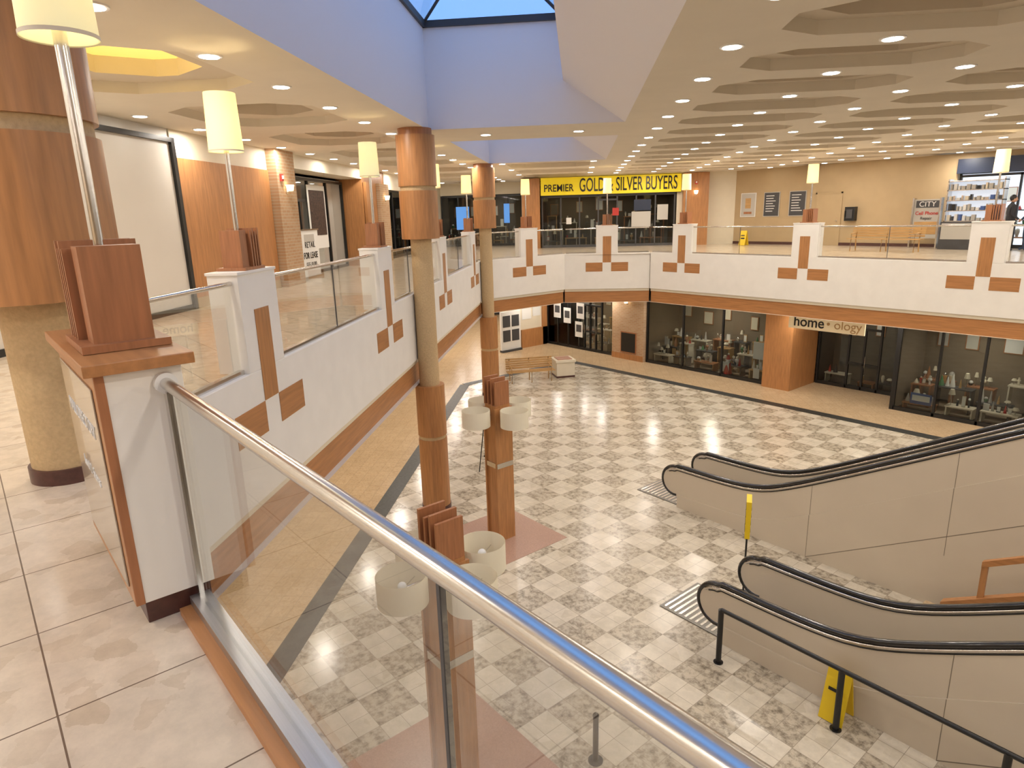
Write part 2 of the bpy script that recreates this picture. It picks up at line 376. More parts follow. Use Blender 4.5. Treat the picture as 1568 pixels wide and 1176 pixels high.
for i,s in enumerate(LP):
    rails(FLW,xs,s-.43,3.53); post(FLW,s,3.45,lamp=['shade_lit','shade_cool','shade_lit','shade_lit'][i],pw=[12,6,10,10][i]); xs=s+.43
rails(FLW,xs,23.45,3.53)
L51=(C3-C2).length; v=inv(F51,C2)
fascia(F51,v.x,v.x+L51,v.y); rails(F51,v.x+.05,v.x+.55*L51-.44,v.y+.08); post(F51,v.x+.55*L51,v.y); rails(F51,v.x+.55*L51+.44,v.x+L51-.05,v.y+.08)
fascia(FS,-.57,2.78,26.4); rails(FS,-.52,1.1-.44,26.48); post(FS,1.1,26.4); rails(FS,1.1+.44,2.72,26.48)
fascia(FR,-16.65,8,20.58); xs=-16.6
for s in(-15.2,-10.5,-5.6,-.8,4.0):
    rails(FR,xs,s-.44,20.66); post(FR,s,20.58,pw=11); xs=s+.44
# near edge
fascia(FNN,-8,4.7,-.63,top=-0.006)
b=MB('post_with_directory_panel',FNN)
b.box(2.80,3.80,-.63,-.345,0.10,1.07,'white'); b.box(2.815,3.785,-.615,-.36,0.0,0.10,'basetile')
b.box(2.80,3.80,-.345,-.325,0.10,1.07,'wood'); b.box(2.795,2.82,-.36,-.325,.10,1.07,'wood_dark')
b.box(2.87,3.73,-.325,-.318,0.16,1.0,'panel')
b.box(2.74,3.86,-.67,-.29,1.07,1.115,'wood_h')
p1=b.build(bevel=0.006)
text('panel_lettering','MALL DIRECTORY',FNN@Matrix.Rotation(math.pi,4,'Z'),-3.3,.317,.80,.085,'paper',p1,0.001)
text('panel_lettering_2','Level 2  Stores',FNN@Matrix.Rotation(math.pi,4,'Z'),-3.3,.317,.55,.07,'paper',p1,0.001)
postlamp(FNN,3.20,-.49,1.117,'shade_cool',7,sg=1,off=0.07,r=0.135)
b=MB('glass_balustrade',FNN)
b.box(-7.9,2.79,-.60,-.52,0.0,0.07,'steel_b'); b.box(-7.9,2.79,-.52,-.475,0.0,0.03,'wood_h')
xj=[2.70,0.88,-1.1,-3.1,-5.1,-7.1]
b.box(2.74,2.79,-.57,-.55,.07,.97,'steel')
for i in range(len(xj)-1):
    b.box(xj[i+1]+.008,xj[i]-.008,-.566,-.554,.07,.985,'glass')
    b.box(xj[i+1]-.005,xj[i+1]+.005,-.567,-.553,.07,.985,'darkgrey')
b.tube([(-7.9,-.56,1.0),(2.795,-.56,1.0)],0.0235,'steel',24)
b.tube([(2.765,-.56,1.0),(2.795,-.56,1.0)],0.042,'paper',24)
b.build()
b=MB('glass_balustrade',FNN)
b.box(3.81,4.35,-.60,-.52,0,.07,'steel_b'); b.box(3.82,4.3,-.566,-.554,.09,.985,'glass'); b.tube([(3.81,-.56,1.0),(4.45,-.56,1.0)],0.024,'steel',16)
b.build()
# ------------------------------------------------------------------ columns
def column(w,bottom):
    b=MB('round_column',Matrix.Identity(4)); x,y=w.x,w.y; n=64; rw=.385; rt=.215
    if bottom:
        b.cyl(x,y,ZF,ZF+.10,.33,.33,'basetile',n)
        b.cyl(x,y,ZF+.10,-3.12,.315,.315,'wood',n); b.cyl(x,y,-3.12,-3.04,.29,.29,'tan',n); b.cyl(x,y,-3.04,-1.91,.315,.315,'wood',n)
        b.cyl(x,y,-1.91,1.18,rt,rt,'tan',n)
    else:
        b.cyl(x,y,0,.10,rt+.02,rt+.02,'basetile',n); b.cyl(x,y,.10,1.18,rt,rt,'tan',n)
        rw=.50
    b.cyl(x,y,1.18,2.12,rw,rw,'wood',n); b.cyl(x,y,2.12,2.21,rw-.03,rw-.03,'tan',n); b.cyl(x,y,2.21,3.17,rw,rw,'wood',n); b.cyl(x,y,3.17,ZC,rw-.05,rw-.05,'wood_dark',n)
    b.build()
column(Vector((-2.97,4.13)),False)
column(W(FS,-3.23,13.5),True); column(W(FS,-3.23,23.1),True)
# ------------------------------------------------------------------ storefront helper
def storefront(name,M,x0,x1,y,z0,z1,bays,depth=2.2,inmat='shop_in',kick=0.12,goods=0,door=(),gl='glass_shop',pw=10,fr='black',back=None,seed=1):
    b=MB(name,M); t=.045; w=(x1-x0)/bays
    b.box(x0,x1,y-t,y+t,z0,z0+kick,fr); b.box(x0,x1,y-t,y+t,z1-.08,z1,fr)
    for i in range(bays+1): b.box(x0+i*w-t/2-.01,x0+i*w+t/2+.01,y-t,y+t,z0,z1,fr)
    for i in range(bays):
        b.box(x0+i*w+.03,x0+(i+1)*w-.03,y-.006,y+.006,z0+kick,z1-.08,gl)
        if i in door:
            b.box(x0+i*w,x0+(i+1)*w,y-t,y+t,z0+2.15,z0+2.23,fr); b.box(x0+i*w,x0+(i+1)*w,y-t,y+t,z0+.9,z0+.96,fr)
            b.box(x0+(i+.5)*w-.03,x0+(i+.5)*w+.03,y-t,y+t,z0,z0+2.15,fr); b.tube([(x0+(i+.5)*w+.08,y-.09,z0+.85),(x0+(i+.5)*w+.08,y-.09,z0+1.25)],.012,'steel',8)
    bk=back or inmat
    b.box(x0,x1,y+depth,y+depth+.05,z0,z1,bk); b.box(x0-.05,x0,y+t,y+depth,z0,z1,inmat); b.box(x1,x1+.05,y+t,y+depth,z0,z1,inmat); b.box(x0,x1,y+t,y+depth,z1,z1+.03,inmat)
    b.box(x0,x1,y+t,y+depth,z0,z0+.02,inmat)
    ob=b.build()
    if goods:
        rnd=random.Random(seed); g=MB('display_goods',M)
        cols=['paper','wood_bench','red','paper_dim','steel','cream','cream','wood_dark','darkgrey','paper','paper_dim','green']
        zt=z0+.02
        rows=[((y+.45),.35),((y+1.0),.75),((y+1.7),1.2)]
        for row,(yy,hh) in enumerate(rows):
            if yy>y+depth-.3: continue
            x=x0+.15
            while x<x1-.4:
                pw_=min(rnd.uniform(.5,1.1),x1-.15-x); ht=hh*rnd.uniform(.6,1.25); mt=rnd.choice(['wood_dark','darkgrey','cream','wood_bench'])
                g.box(x,x+pw_,yy-.2,yy+.2,zt+ht-.04,zt+ht,mt)
                for lx in(x+.02,x+pw_-.06): g.box(lx,lx+.04,yy-.18,yy+.18,zt,zt+ht-.04,mt)
                xx=x+.1
                while xx<x+pw_-.08:
                    c=rnd.choice(cols); k=rnd.randint(0,4); h=rnd.uniform(.12,.42); r=rnd.uniform(.04,.09); zz=zt+ht
                    if k==0: g.box(xx-r,xx+r,yy-.03,yy,zz,zz+h,c); g.box(xx-r*.8,xx+r*.8,yy-.034,yy-.03,zz+.03,zz+h-.03,'paper')
                    elif k==1: g.cyl(xx,yy,zz,zz+h*.6,r*.5,r,c,12); g.ball(xx,yy,zz+h*.7,r*.9,rnd.choice(cols),6)
                    elif k==2: g.cyl(xx,yy,zz,zz+h,r,.01,c,12)
                    elif k==3: g.cyl(xx,yy,zz,zz+.1,.03,.03,c,8); g.ball(xx,yy,zz+.1+r,r,c,6); g.ball(xx,yy,zz+.1+r*2.4,r*.6,'cream',6)
                    else: g.cyl(xx,yy,zz,zz+h*.8,.012,.012,'steel',6); g.cyl(xx,yy,zz+h*.8,zz+h*1.2,r*1.2,r*.7,'cream',12)
                    xx+=rnd.uniform(.12,.3)/max(goods,.5)
                x+=pw_+rnd.uniform(.1,.4)
        x=x0+.5
        while x<x1-.6:
            ww=rnd.uniform(.25,.5); z=z0+rnd.uniform(1.55,1.9)
            g.box(x-ww/2-.03,x+ww/2+.03,y+depth-.04,y+depth-.02,z-.03,z+.53,'wood_dark'); g.box(x-ww/2,x+ww/2,y+depth-.05,y+depth-.035,z,z+.5,rnd.choice(['paper_dim','cream','esc_line','paper']))
            x+=rnd.uniform(.8,1.3)
        g.build(parent=ob)
    if pw: area(M,(x0+x1)/2,y+depth*.4,z1-.05,pw,.5,(1,.9,.75),'shop_lamp')
    return ob
# ------------------------------------------------------------------ upper level left wall
Y=7.45
b=MB('wall_left',FLW)
b.box(-8,12.05,Y+.05,Y+.25,0,ZC,'white'); b.box(12.05,16.95,Y+.02,Y+.25,0,ZC,'cream')
b.box(16.93,17.0,Y+.02,8.3,0,ZC,'cream'); b.box(17,23,Y+.02,8.25,2.95,ZC,'cream')
b.box(23,25.6,Y+.02,8.4,0,ZC,'wood'); b.box(25.6,34,Y,Y+.1,2.7,ZC,'cream'); b.box(34,48,Y,Y+.2,0,ZC,'cream')
b.build(center=False)
b=MB('roller_shutter',FLW)
b.box(5.2,11.93,Y-.02,Y+.045,0.1,3.05,'shutter')
b.box(11.93,12.03,Y-.08,Y+.045,0,3.13,'black'); b.box(5.07,5.2,Y-.08,Y+.045,0,3.13,'black'); b.box(5.07,12.03,Y-.08,Y+.045,3.05,3.13,'black'); b.box(5.2,11.93,Y-.05,Y,0,.1,'black')
b.build()
b=MB('wood_wall_panelling',FLW)
for i in range(2): b.box(12.1+i*1.85,12.1+(i+1)*1.85-.02,Y-.04,Y+.015,.2,2.8,'wood')
b.box(12.1,15.8,Y-.05,Y+.015,0,.2,'beige_wall'); b.build()
b=MB('brick_pier',FLW); b.box(15.85,16.9,Y-.22,Y+.015,0,ZC,'brick'); bp1=b.build()
def sconce(M,x,y,z,par):
    b=MB('sconce_light',M); b.box(x-.05,x+.05,y-.03,y,z-.08,z+.1,'steel'); b.cyl(x,y-.1,z-.02,z+.12,.07,.1,'sconce',16); b.tube([(x,y-.1,z-.02),(x,y-.02,z-.05)],.012,'steel',6); b.build(parent=par)
sconce(FLW,16.3,Y-.22,2.35,bp1)
b=MB('fire_alarm',FLW); b.box(15.98,16.1,Y-.27,Y-.22,2.55,2.72,'red'); b.box(16.01,16.07,Y-.30,Y-.27,2.6,2.68,'paper'); b.build(parent=bp1)
sf=storefront('storefront_for_lease',FLW,17.0,22.9,8.2,0,2.85,4,depth=.35,inmat='paper',back='paper',door=(1,),pw=0,kick=.08,gl='glass')
b=MB('coffee_poster',FLW); b.box(19.7,21.1,8.11,8.13,.75,2.65,'paper'); b.box(19.8,21.0,8.10,8.11,1.15,2.5,'coffee'); b.build(parent=sf)
b=MB('banner_stand',FLW); b.box(18.0,19.3,7.75,7.77,.05,1.35,'paper'); b.box(17.95,19.35,7.73,7.79,1.33,1.37,'steel'); b.box(17.95,19.35,7.65,7.87,0,.05,'steel'); b.box(18.3,19.0,7.745,7.75,1.0,1.22,'paper_dim'); o=b.build()
text('banner_text','RETAIL',FLW,18.65,7.742,.92,.24,'black',o,.002); text('banner_text_2','FOR LEASE',FLW,18.65,7.742,.62,.25,'black',o,.002,.85,bold=.004); text('banner_text_3','555-0100',FLW,18.65,7.742,.35,.22,'black',o,.002,.9)
b=MB('wood_pier',FLW); b.box(23.05,24.2,Y-.1,Y,0,2.85,'wood'); b.build()
b=MB('brick_pier',FLW); b.box(24.3,25.5,Y-.2,Y,0,2.85,'brick'); bp=b.build(); sconce(FLW,24.9,Y-.2,2.3,bp)
sf=storefront('storefront_left',FLW,25.7,33.9,Y+.15,0,2.7,6,goods=.6,door=(2,),pw=20,seed=4)
b=MB('wood_pier',FLW); b.box(29.3,30.4,Y-.15,Y+.05,0,2.75,'wood'); b.build(parent=sf)
# ------------------------------------------------------------------ far upper stores
SY=32.6
b=MB('wall_far',FS)
b.box(-2.7,4.6,SY,SY+.2,3.25,ZC,'cream'); b.box(4.6,7.3,SY,SY+.2,0,ZC,'cream'); b.box(-7.6,-2.7,36.2,36.4,2.7,ZC,'cream'); b.box(-2.75,-2.6,SY+.12,36.4,0,ZC,'cream')
b.build(center=False)
sg=storefront('storefront_gold_buyer',FS,-1.75,4.5,SY,0,2.42,7,goods=.7,door=(3,),pw=12,fr='darkgrey',seed=9)
b=MB('yellow_fascia_sign',FS); b.box(-1.8,4.75,SY-.22,SY-.05,2.45,3.25,'yellow_sign'); b.box(-1.82,4.77,SY-.2,SY-.05,2.42,2.45,'black'); o=b.build()
text('sign_text_small','PREMIER',FS,-.95,SY-.235,2.76,.46,'black',o,.01,.82,bold=.006)
text('sign_text_big','GOLD & SILVER BUYERS',FS,2.3,SY-.235,2.85,.86,'black',o,.01,.50,bold=.006)
b=MB('open_sign',FS); b.box(1.6,1.9,SY-.06,SY-.05,1.45,1.8,'red'); b.build(parent=sg)
b=MB('window_posters',FS)
for x,z,w_,h_,c in((2.5,.9,.9,.7,'paper_dim'),(2.6,1.65,.8,.5,'navy'),(-.6,1.1,.25,.3,'paper'),(3.7,1.2,.5,.7,'paper_dim')): b.box(x,x+w_,SY-.06,SY-.05,z,z+h_,c)
b.build(parent=sg)
b=MB('wood_pier',FS); b.box(-2.7,-1.85,SY-.3,SY+.1,0,3.25,'wood'); b.build()
b=MB('wood_pier',FS); b.box(4.85,6.0,SY-.35,SY+.0,0,3.28,'wood'); o=b.build()
sconce(FS,5.4,SY-.35,2.35,o)
b=MB('fire_alarm',FS); b.box(5.35,5.47,SY-.4,SY-.35,2.75,2.9,'red'); b.box(5.38,5.44,SY-.43,SY-.4,2.8,2.88,'paper'); b.build(parent=o)
sg=storefront('storefront_far_left',FS,-7.4,-2.85,36.2,0,2.66,5,goods=.5,door=(2,),pw=25,seed=12)
b=MB('display_screen',FS)
b.box(-6.6,-5.9,36.05,36.1,.9,2.1,'screen_blue'); b.box(-4.0,-3.7,36.05,36.1,1.2,2.2,'screen_blue'); b.build(parent=sg)
# ------------------------------------------------------------------ right upper wall & shop
MW=28.2
b=MB('wall_right',FR); b.box(-17.9,-8.9,MW,MW+.2,0,ZC,'beige_wall'); b.box(-8.9,12,MW,MW+.2,2.95,ZC,'beige_wall'); b.build(center=False)
b=MB('baseboard_right',FR); b.box(-17.9,-8.9,MW-.02,MW,0,.12,'basetile'); b.build()
def poster(M,x,y,z,w,h,kind):
    b=MB('framed_poster',M); b.box(x-w/2-.03,x+w/2+.03,y-.03,y,z-h/2-.03,z+h/2+.03,'paper_dim' if kind else 'paper'); b.box(x-w/2,x+w/2,y-.035,y-.03,z-h/2,z+h/2,'darkgrey' if kind else 'paper_dim')
    if kind:
        for i in range(7): b.box(x-w*.38,x+w*.38*random.uniform(.2,1),y-.038,y-.035,z+h*.35-i*h*.11,z+h*.38-i*h*.11,'paper')
    else: b.box(x-.14,x+.14,y-.04,y-.035,z-.15,z+.3,'wood_bench'); b.box(x-.2,x+.2,y-.04,y-.035,z-h*.4,z-h*.3,'wood_dark')
    b.build()
poster(FR,-17.2,MW-.005,1.75,.7,1.0,0); poster(FR,-16.05,MW-.005,1.75,.7,1.0,1); poster(FR,-14.85,MW-.005,1.75,.7,1.0,1)
b=MB('door_1',FR); b.box(-14.0,-13.0,MW-.025,MW-.005,0,2.1,'beige_wall')
for a in((-14.06,-14.0,0,2.16),(-13.0,-12.94,0,2.16)): b.box(a[0],a[1],MW-.035,MW-.005,a[2],a[3],'beige_wall')
b.box(-14.06,-12.94,MW-.035,MW-.005,2.1,2.16,'beige_wall'); b.ball(-13.1,MW-.06,1.0,.03,'steel',6); b.build()
b=MB('payphone',FR); b.box(-12.7,-12.3,MW-.25,MW-.005,1.0,1.55,'black'); b.box(-12.62,-12.38,MW-.28,MW-.25,1.1,1.45,'darkgrey'); b.tube([(-12.66,MW-.29,1.15),(-12.66,MW-.29,1.4)],.025,'rubber',8); b.build()
def wetfloor(M,x,y,z,h=.65):
    b=MB('wet_floor_sign',M)
    for sg in(-1,1):
        R=Matrix.Rotation(sg*math.radians(14),3,'X')
        b.box(x-.15,x+.15,y+sg*.08-.008,y+sg*.08+.008,z,z+h,'yellow',R); b.box(x-.09,x+.09,y+sg*.092-.004,y+sg*.092+.004,z+.28,z+.34,'black',R)
        b.box(x-.09,x+.09,y+sg*.092-.004,y+sg*.092+.004,z+.42,z+.46,'black',R)
    b.build()
wetfloor(FR,-16.6,27.0,0)
def bench(M,x,y,z,L=1.8):
    b=MB('slatted_bench',M)
    for i in range(5): b.box(x-L/2,x+L/2,y-.22+i*.09,y-.15+i*.09,z+.42,z+.45,'wood_bench')
    for i in range(5): b.box(x-L/2,x+L/2,y+.22+i*.02,y+.245+i*.02,z+.50+i*.085,z+.565+i*.085,'wood_bench')
    for q in(-1,0,1):
        xx=x+q*(L/2-.15)
        b.tube([(xx,y-.2,z),(xx,y-.2,z+.42),(xx,y+.2,z+.42),(xx,y+.32,z+.9)],.022,'wood_bench',8); b.tube([(xx,y+.2,z+.42),(xx,y+.25,z)],.022,'wood_bench',8)
        if q: b.tube([(xx,y-.2,z+.42),(xx,y-.2,z+.62),(xx,y+.24,z+.64)],.022,'wood_bench',8)
    b.build()
bench(FR,-9.9,25.0,0,2.4)
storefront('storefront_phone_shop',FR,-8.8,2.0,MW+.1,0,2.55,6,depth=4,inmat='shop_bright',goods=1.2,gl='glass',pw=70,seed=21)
b=MB('shop_fascia_sign',FR); b.box(-8.9,3,MW-.15,MW,2.6,3.1,'navy'); o=b.build()
text('shop_sign_text','PHONES & ACCESSORIES',FR,-4.2,MW-.165,2.82,.36,'paper',o,.005)
b=MB('standing_ad_board',FR); b.box(-9.95,-9.1,27.5,27.56,.35,1.75,'paper_dim'); b.box(-9.9,-9.15,27.49,27.5,1.45,1.7,'darkgrey'); b.box(-9.9,-9.15,27.49,27.5,.5,.95,'wood_bench'); b.box(-10,-9.95,27.4,27.65,0,1.8,'steel'); b.box(-9.1,-9.05,27.4,27.65,0,1.8,'steel'); o=b.build()
text('ad_text','CITY',FR,-9.52,27.485,1.57,.26,'paper',o,.002); text('ad_text_2','Cell Phone',FR,-9.52,27.485,1.25,.17,'red',o,.002,bold=.003); text('ad_text_3','Repair',FR,-9.52,27.485,1.07,.15,'black',o,.002)
def kiosk(M,x,y):
    b=MB('merchandise_kiosk',M); rnd=random.Random(5); L=.85
    b.box(x-L,x+L,y-.35,y+.35,0,.95,'darkgrey'); b.box(x-L+.05,x+L-.05,y-.36,y-.35,.35,.9,'paper_dim')
    for zz in(.95,1.3,1.65,2.0,2.3): b.box(x-L,x+L,y-.1,y+.3,zz,zz+.03,'steel')
    for q in(-L+.02,L-.02): b.box(x+q-.02,x+q+.02,y-.1,y+.3,.95,2.4,'steel')
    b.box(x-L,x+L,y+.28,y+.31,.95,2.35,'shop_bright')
    for zz in(.98,1.33,1.68,2.03):
        xx=x-L+.08
        while xx<x+L-.1:
            w_=rnd.uniform(.05,.12); b.box(xx,xx+w_,y-.06,y+.1,zz,zz+rnd.uniform(.08,.24),rnd.choice(['paper','paper','paper_dim','darkgrey','black','steel','blue','paper_dim','cream'])); xx+=w_+.04
    b.build()
kiosk(FR,-8.0,27.3)
# ------------------------------------------------------------------ people by the phone shop
def person(M,x,y,z,cl='cloth_dark',sc_=1.0):
    J={'pel':(0,0,.95),'sp':(0,0,1.15),'ch':(0,.01,1.38),'nk':(0,0,1.50),'hd':(0,-.02,1.56),
       'sl':(-.19,0,1.42),'el':(-.25,.02,1.14),'wl':(-.20,-.18,1.0),'sr':(.19,0,1.42),'er':(.25,.02,1.14),'wr':(.18,-.2,1.02),
       'hl':(-.10,0,.90),'kl':(-.11,-.02,.50),'al':(-.11,.02,.09),'tl':(-.12,-.15,.04),'hr':(.10,0,.90),'kr':(.12,-.03,.50),'ar':(.12,.0,.09),'tr':(.13,-.17,.04)}
    R={'pel':.15,'sp':.135,'ch':.16,'nk':.058,'hd':.055,'sl':.075,'el':.05,'wl':.032,'sr':.075,'er':.05,'wr':.032,'hl':.10,'kl':.065,'al':.045,'tl':.04,'hr':.10,'kr':.065,'ar':.045,'tr':.04}
    E=[('pel','sp'),('sp','ch'),('ch','nk'),('nk','hd'),('ch','sl'),('sl','el'),('el','wl'),('ch','sr'),('sr','er'),('er','wr'),('pel','hl'),('hl','kl'),('kl','al'),('al','tl'),('pel','hr'),('hr','kr'),('kr','ar'),('ar','tr')]
    ks=list(J); me=bpy.data.meshes.new('person'); me.from_pydata([J[k] for k in ks],[(ks.index(a),ks.index(c)) for a,c in E],[])
    o=bpy.data.objects.new('person',me); sc.collection.objects.link(o); mw=M@Matrix.Translation((x,y,z))@Matrix.Scale(sc_,4); o.matrix_world=mw
    o.modifiers.new('skin','SKIN')
    for i,k in enumerate(ks): me.skin_vertices[0].data[i].radius=(R[k],R[k]*.85); me.skin_vertices[0].data[i].use_root=(k=='pel')
    s_=o.modifiers.new('sub','SUBSURF'); s_.levels=2; s_.render_levels=2
    me.materials.append(MATS[cl])
    h=MB('head',mw.copy()); h.ball(0,-.03,1.63,.092,'skin',10,1.22); h.ball(0,-.005,1.665,.098,'black',10,1.1); h.ball(0,-.125,1.615,.016,'skin',6); h.box(-.025,.025,-.127,-.115,1.565,1.573,'red')
    for q in(-1,1):
        h.ball(q*.034,-.11,1.64,.010,'black',5); h.ball(q*.093,-.02,1.62,.02,'skin',5,1.4)
        h.ball(q*.19,-.21 if q<0 else -.23,.985 if q<0 else 1.005,.035,'skin',6)
        for f in range(5): h.tube([(q*.19+(f-2)*.014,-.23,.985),(q*.19+(f-2)*.014,-.28+abs(f-2)*.006,.965)],.008,'skin',6)
    h.build(parent=o)
person(FR@Matrix.Translation((-6.75,26.7,0))@Matrix.Rotation(math.radians(120),4,'Z'),0,0,0,'cloth_dark',1.02)
person(FR@Matrix.Translation((-6.35,27.3,0))@Matrix.Rotation(math.radians(-40),4,'Z'),0,0,0,'cloth_blue',.96)
# ------------------------------------------------------------------ lower level walls/shops
ML=22.2; zt=-1.93
b=MB('wall_lower_right',FR)
b.box(-24.4,14,ML+2.9,ML+3.1,ZF,ZL-.01,'cream'); b.build(center=False)
sf=storefront('storefront_entrance_lower',FR,-24.4,-19.95,ML,ZF,zt,6,goods=.8,door=(3,4),pw=45,seed=31,depth=2.6,inmat='shop_warm')
b=MB('window_posters',FR)
for x,z in((-23.9,-3.4),(-23.2,-3.6),(-22.3,-3.3),(-22.4,-4.2)): b.box(x,x+.5,ML-.06,ML-.05,z,z+.75,'paper'); b.box(x+.08,x+.42,ML-.064,ML-.06,z+.25,z+.6,'darkgrey')
b.build(parent=sf)
b=MB('brick_pier',FR); b.box(-19.88,-18.07,ML-.2,ML+.3,ZF,zt,'brick'); b.box(-19.3,-18.5,ML-.24,ML-.2,ZF+.35,ZF+1.2,'black'); b.box(-19.35,-18.45,ML-.23,ML-.2,ZF+.3,ZF+1.25,'wood_dark'); b.box(-19.88,-18.07,ML-.22,ML-.2,ZF,ZF+.25,'wood'); o=b.build()
sconce(FR,-19.0,ML-.2,-2.25,o)
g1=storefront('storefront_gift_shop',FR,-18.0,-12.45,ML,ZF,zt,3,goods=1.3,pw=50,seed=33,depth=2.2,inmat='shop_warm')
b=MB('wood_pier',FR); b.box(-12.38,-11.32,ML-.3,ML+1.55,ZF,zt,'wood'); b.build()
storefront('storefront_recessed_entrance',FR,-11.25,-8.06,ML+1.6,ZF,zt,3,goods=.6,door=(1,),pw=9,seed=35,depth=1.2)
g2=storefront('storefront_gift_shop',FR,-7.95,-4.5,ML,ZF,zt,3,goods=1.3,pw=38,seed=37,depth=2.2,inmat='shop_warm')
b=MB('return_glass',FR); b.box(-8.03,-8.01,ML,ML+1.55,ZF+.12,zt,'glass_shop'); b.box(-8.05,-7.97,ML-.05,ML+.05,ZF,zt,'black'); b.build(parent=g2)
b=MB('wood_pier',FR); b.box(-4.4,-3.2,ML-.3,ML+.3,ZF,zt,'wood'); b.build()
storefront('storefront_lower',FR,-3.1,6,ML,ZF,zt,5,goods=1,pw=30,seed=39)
b=MB('hanging_shop_sign',FR); b.box(-11.2,-8.7,ML-.9,ML-.84,-2.38,-1.95,'sign_cream')
for x in(-11,-8.9): b.tube([(x,ML-.87,-1.95),(x,ML-.87,ZL)],.01,'steel',6)
o=b.build()
text('shop_sign_text','home',FR,-10.5,ML-.91,-2.14,.48,'black',o,.004,.95,bold=.006); text('shop_sign_text_2','• ology',FR,-9.35,ML-.91,-2.14,.40,'wood_bench',o,.004,1.0)
b=MB('santa_figure',FR)
b.cyl(-14.1,ML+.16,ZF+.12,ZF+.55,.17,.1,'red',16); b.ball(-14.1,ML+.16,ZF+.63,.09,'skin',8); b.ball(-14.1,ML+.12,ZF+.56,.09,'paper',8,1.2); b.cyl(-14.1,ML+.16,ZF+.67,ZF+.9,.1,.01,'red',12); b.ball(-14.1,ML+.16,ZF+.9,.035,'paper',6); b.cyl(-14.1,ML+.16,ZF+.65,ZF+.69,.11,.11,'paper',12); b.cyl(-14.1,ML+.16,ZF+.02,ZF+.12,.2,.2,'darkgrey',16)
b.build(parent=g1)
b=MB('price_cards',FR)
for x,z,w_,h_ in((-14.3,ZF+.2,.3,.4),(-13.0,ZF+.9,.5,.65),(-12.95,ZF+.15,.25,.4)): b.box(x,x+w_,ML+.05,ML+.06,z,z+h_,'paper')
b.box(-7.5,-6.9,ML+.05,ML+.06,ZF+.3,ZF+.65,'blue'); b.box(-7.45,-6.95,ML+.046,ML+.05,ZF+.4,ZF+.58,'paper')
b.build(parent=g1)
b=MB('wall_lower_posters',FR); b.box(-24.6,-24.45,19.3,22.15,ZF,ZL,'cream'); b.box(-24.45,-24.36,20.4,22.1,ZF,ZF+.9,'wood'); b.box(-24.45,-24.36,21.8,22.1,ZF,ZL,'wood')
for y,z,w_,h_ in((20.5,-3.4,.6,.8),(21.2,-3.3,.5,.6),(20.6,-2.5,1.2,.4)): b.box(-24.45,-24.43,y,y+w_,z,z+h_,'paper' if z<-3 else 'darkgrey')
b.build()
b=MB('poster_stand',FR); b.box(-24.3,-24.2,19.0,20.2,ZF+.1,ZF+1.95,'paper')
for i in range(4): b.box(-24.2,-24.19,19.1+(i%2)*.55,19.55+(i%2)*.55,ZF+.5+(i//2)*.7,ZF+1.05+(i//2)*.7,'darkgrey')
b.box(-24.35,-24.1,19.0,20.2,ZF,ZF+.1,'darkgrey'); b.build()
b=MB('wall_lower_left',FLW); b.box(-8,48,8.0,8.2,ZF,ZL,'beige_wall'); b.build(center=False)
b=MB('wall_lower_far',FS); b.box(-8,8,44.5,44.7,ZF,ZL,'beige_wall'); b.build(center=False)
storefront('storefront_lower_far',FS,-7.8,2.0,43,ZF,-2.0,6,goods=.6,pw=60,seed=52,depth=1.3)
b=MB('wall_back',FS); b.box(-12,36,-8.2,-8,ZF,6,'beige_wall'); b.build(center=False)
b=MB('wall_east',FS); b.box(36,36.2,-8,48,ZF,6,'beige_wall'); b.build(center=False)
b=MB('wall_north',FS); b.box(-12,36,48,48.2,ZF,6,'beige_wall'); b.build(center=False)
b=MB('wall_west',FS); b.box(-12.2,-12,-8,48,ZF,6,'beige_wall'); b.build(center=False)
# ------------------------------------------------------------------ lamp posts on lower floor
def lamppost(w):
    M=Matrix.Translation((w[0],w[1],0))@frame(-51.05)
    b=MB('lamp_post',M)
    b.box(-.17,.17,-.17,.17,ZF+.01,-1.95,'wood')
    for q in(-1,1): b.box(q*.17-.02,q*.17+.02,-.21,.21,ZF+.01,-2.0,'wood')
    b.box(-.2,.2,-.2,.2,-3.22,-3.12,'steel')
    for i in range(4): b.box(-.2+i*.11,-.165+i*.11,-.17,.17,-1.95,-1.42-(i%2)*.06,'wood_dark')
    for sx,sy in((1,0),(-1,0),(0,1),(0,-1)):
        cx,cy=.52*sx,.52*sy
        b.tube([(0,0,-2.15),(cx,cy,-2.15)],.015,'steel',8)
        b.cyl(cx,cy,-2.3,-1.98,.27,.27,'shade_off',36,False); b.cyl(cx,cy,-2.3,-1.98,.263,.263,'shade_off',36,False)
        for a in range(3):
            t=a*2.094; b.tube([(cx,cy,-2.15),(cx+.265*math.cos(t),cy+.265*math.sin(t),-2.15)],.005,'steel',6)
        b.ball(cx,cy,-2.12,.05,'paper',8)
    b.build()
    b=MB('floor_inset',M); b.prism([(-.95,-.95),(.95,-.95),(.95,.95),(-.95,.95)],ZF+.004,ZF+.009,'redinset'); b.build()
lamppost((-.30,12.25)); lamppost((-.80,6.4))
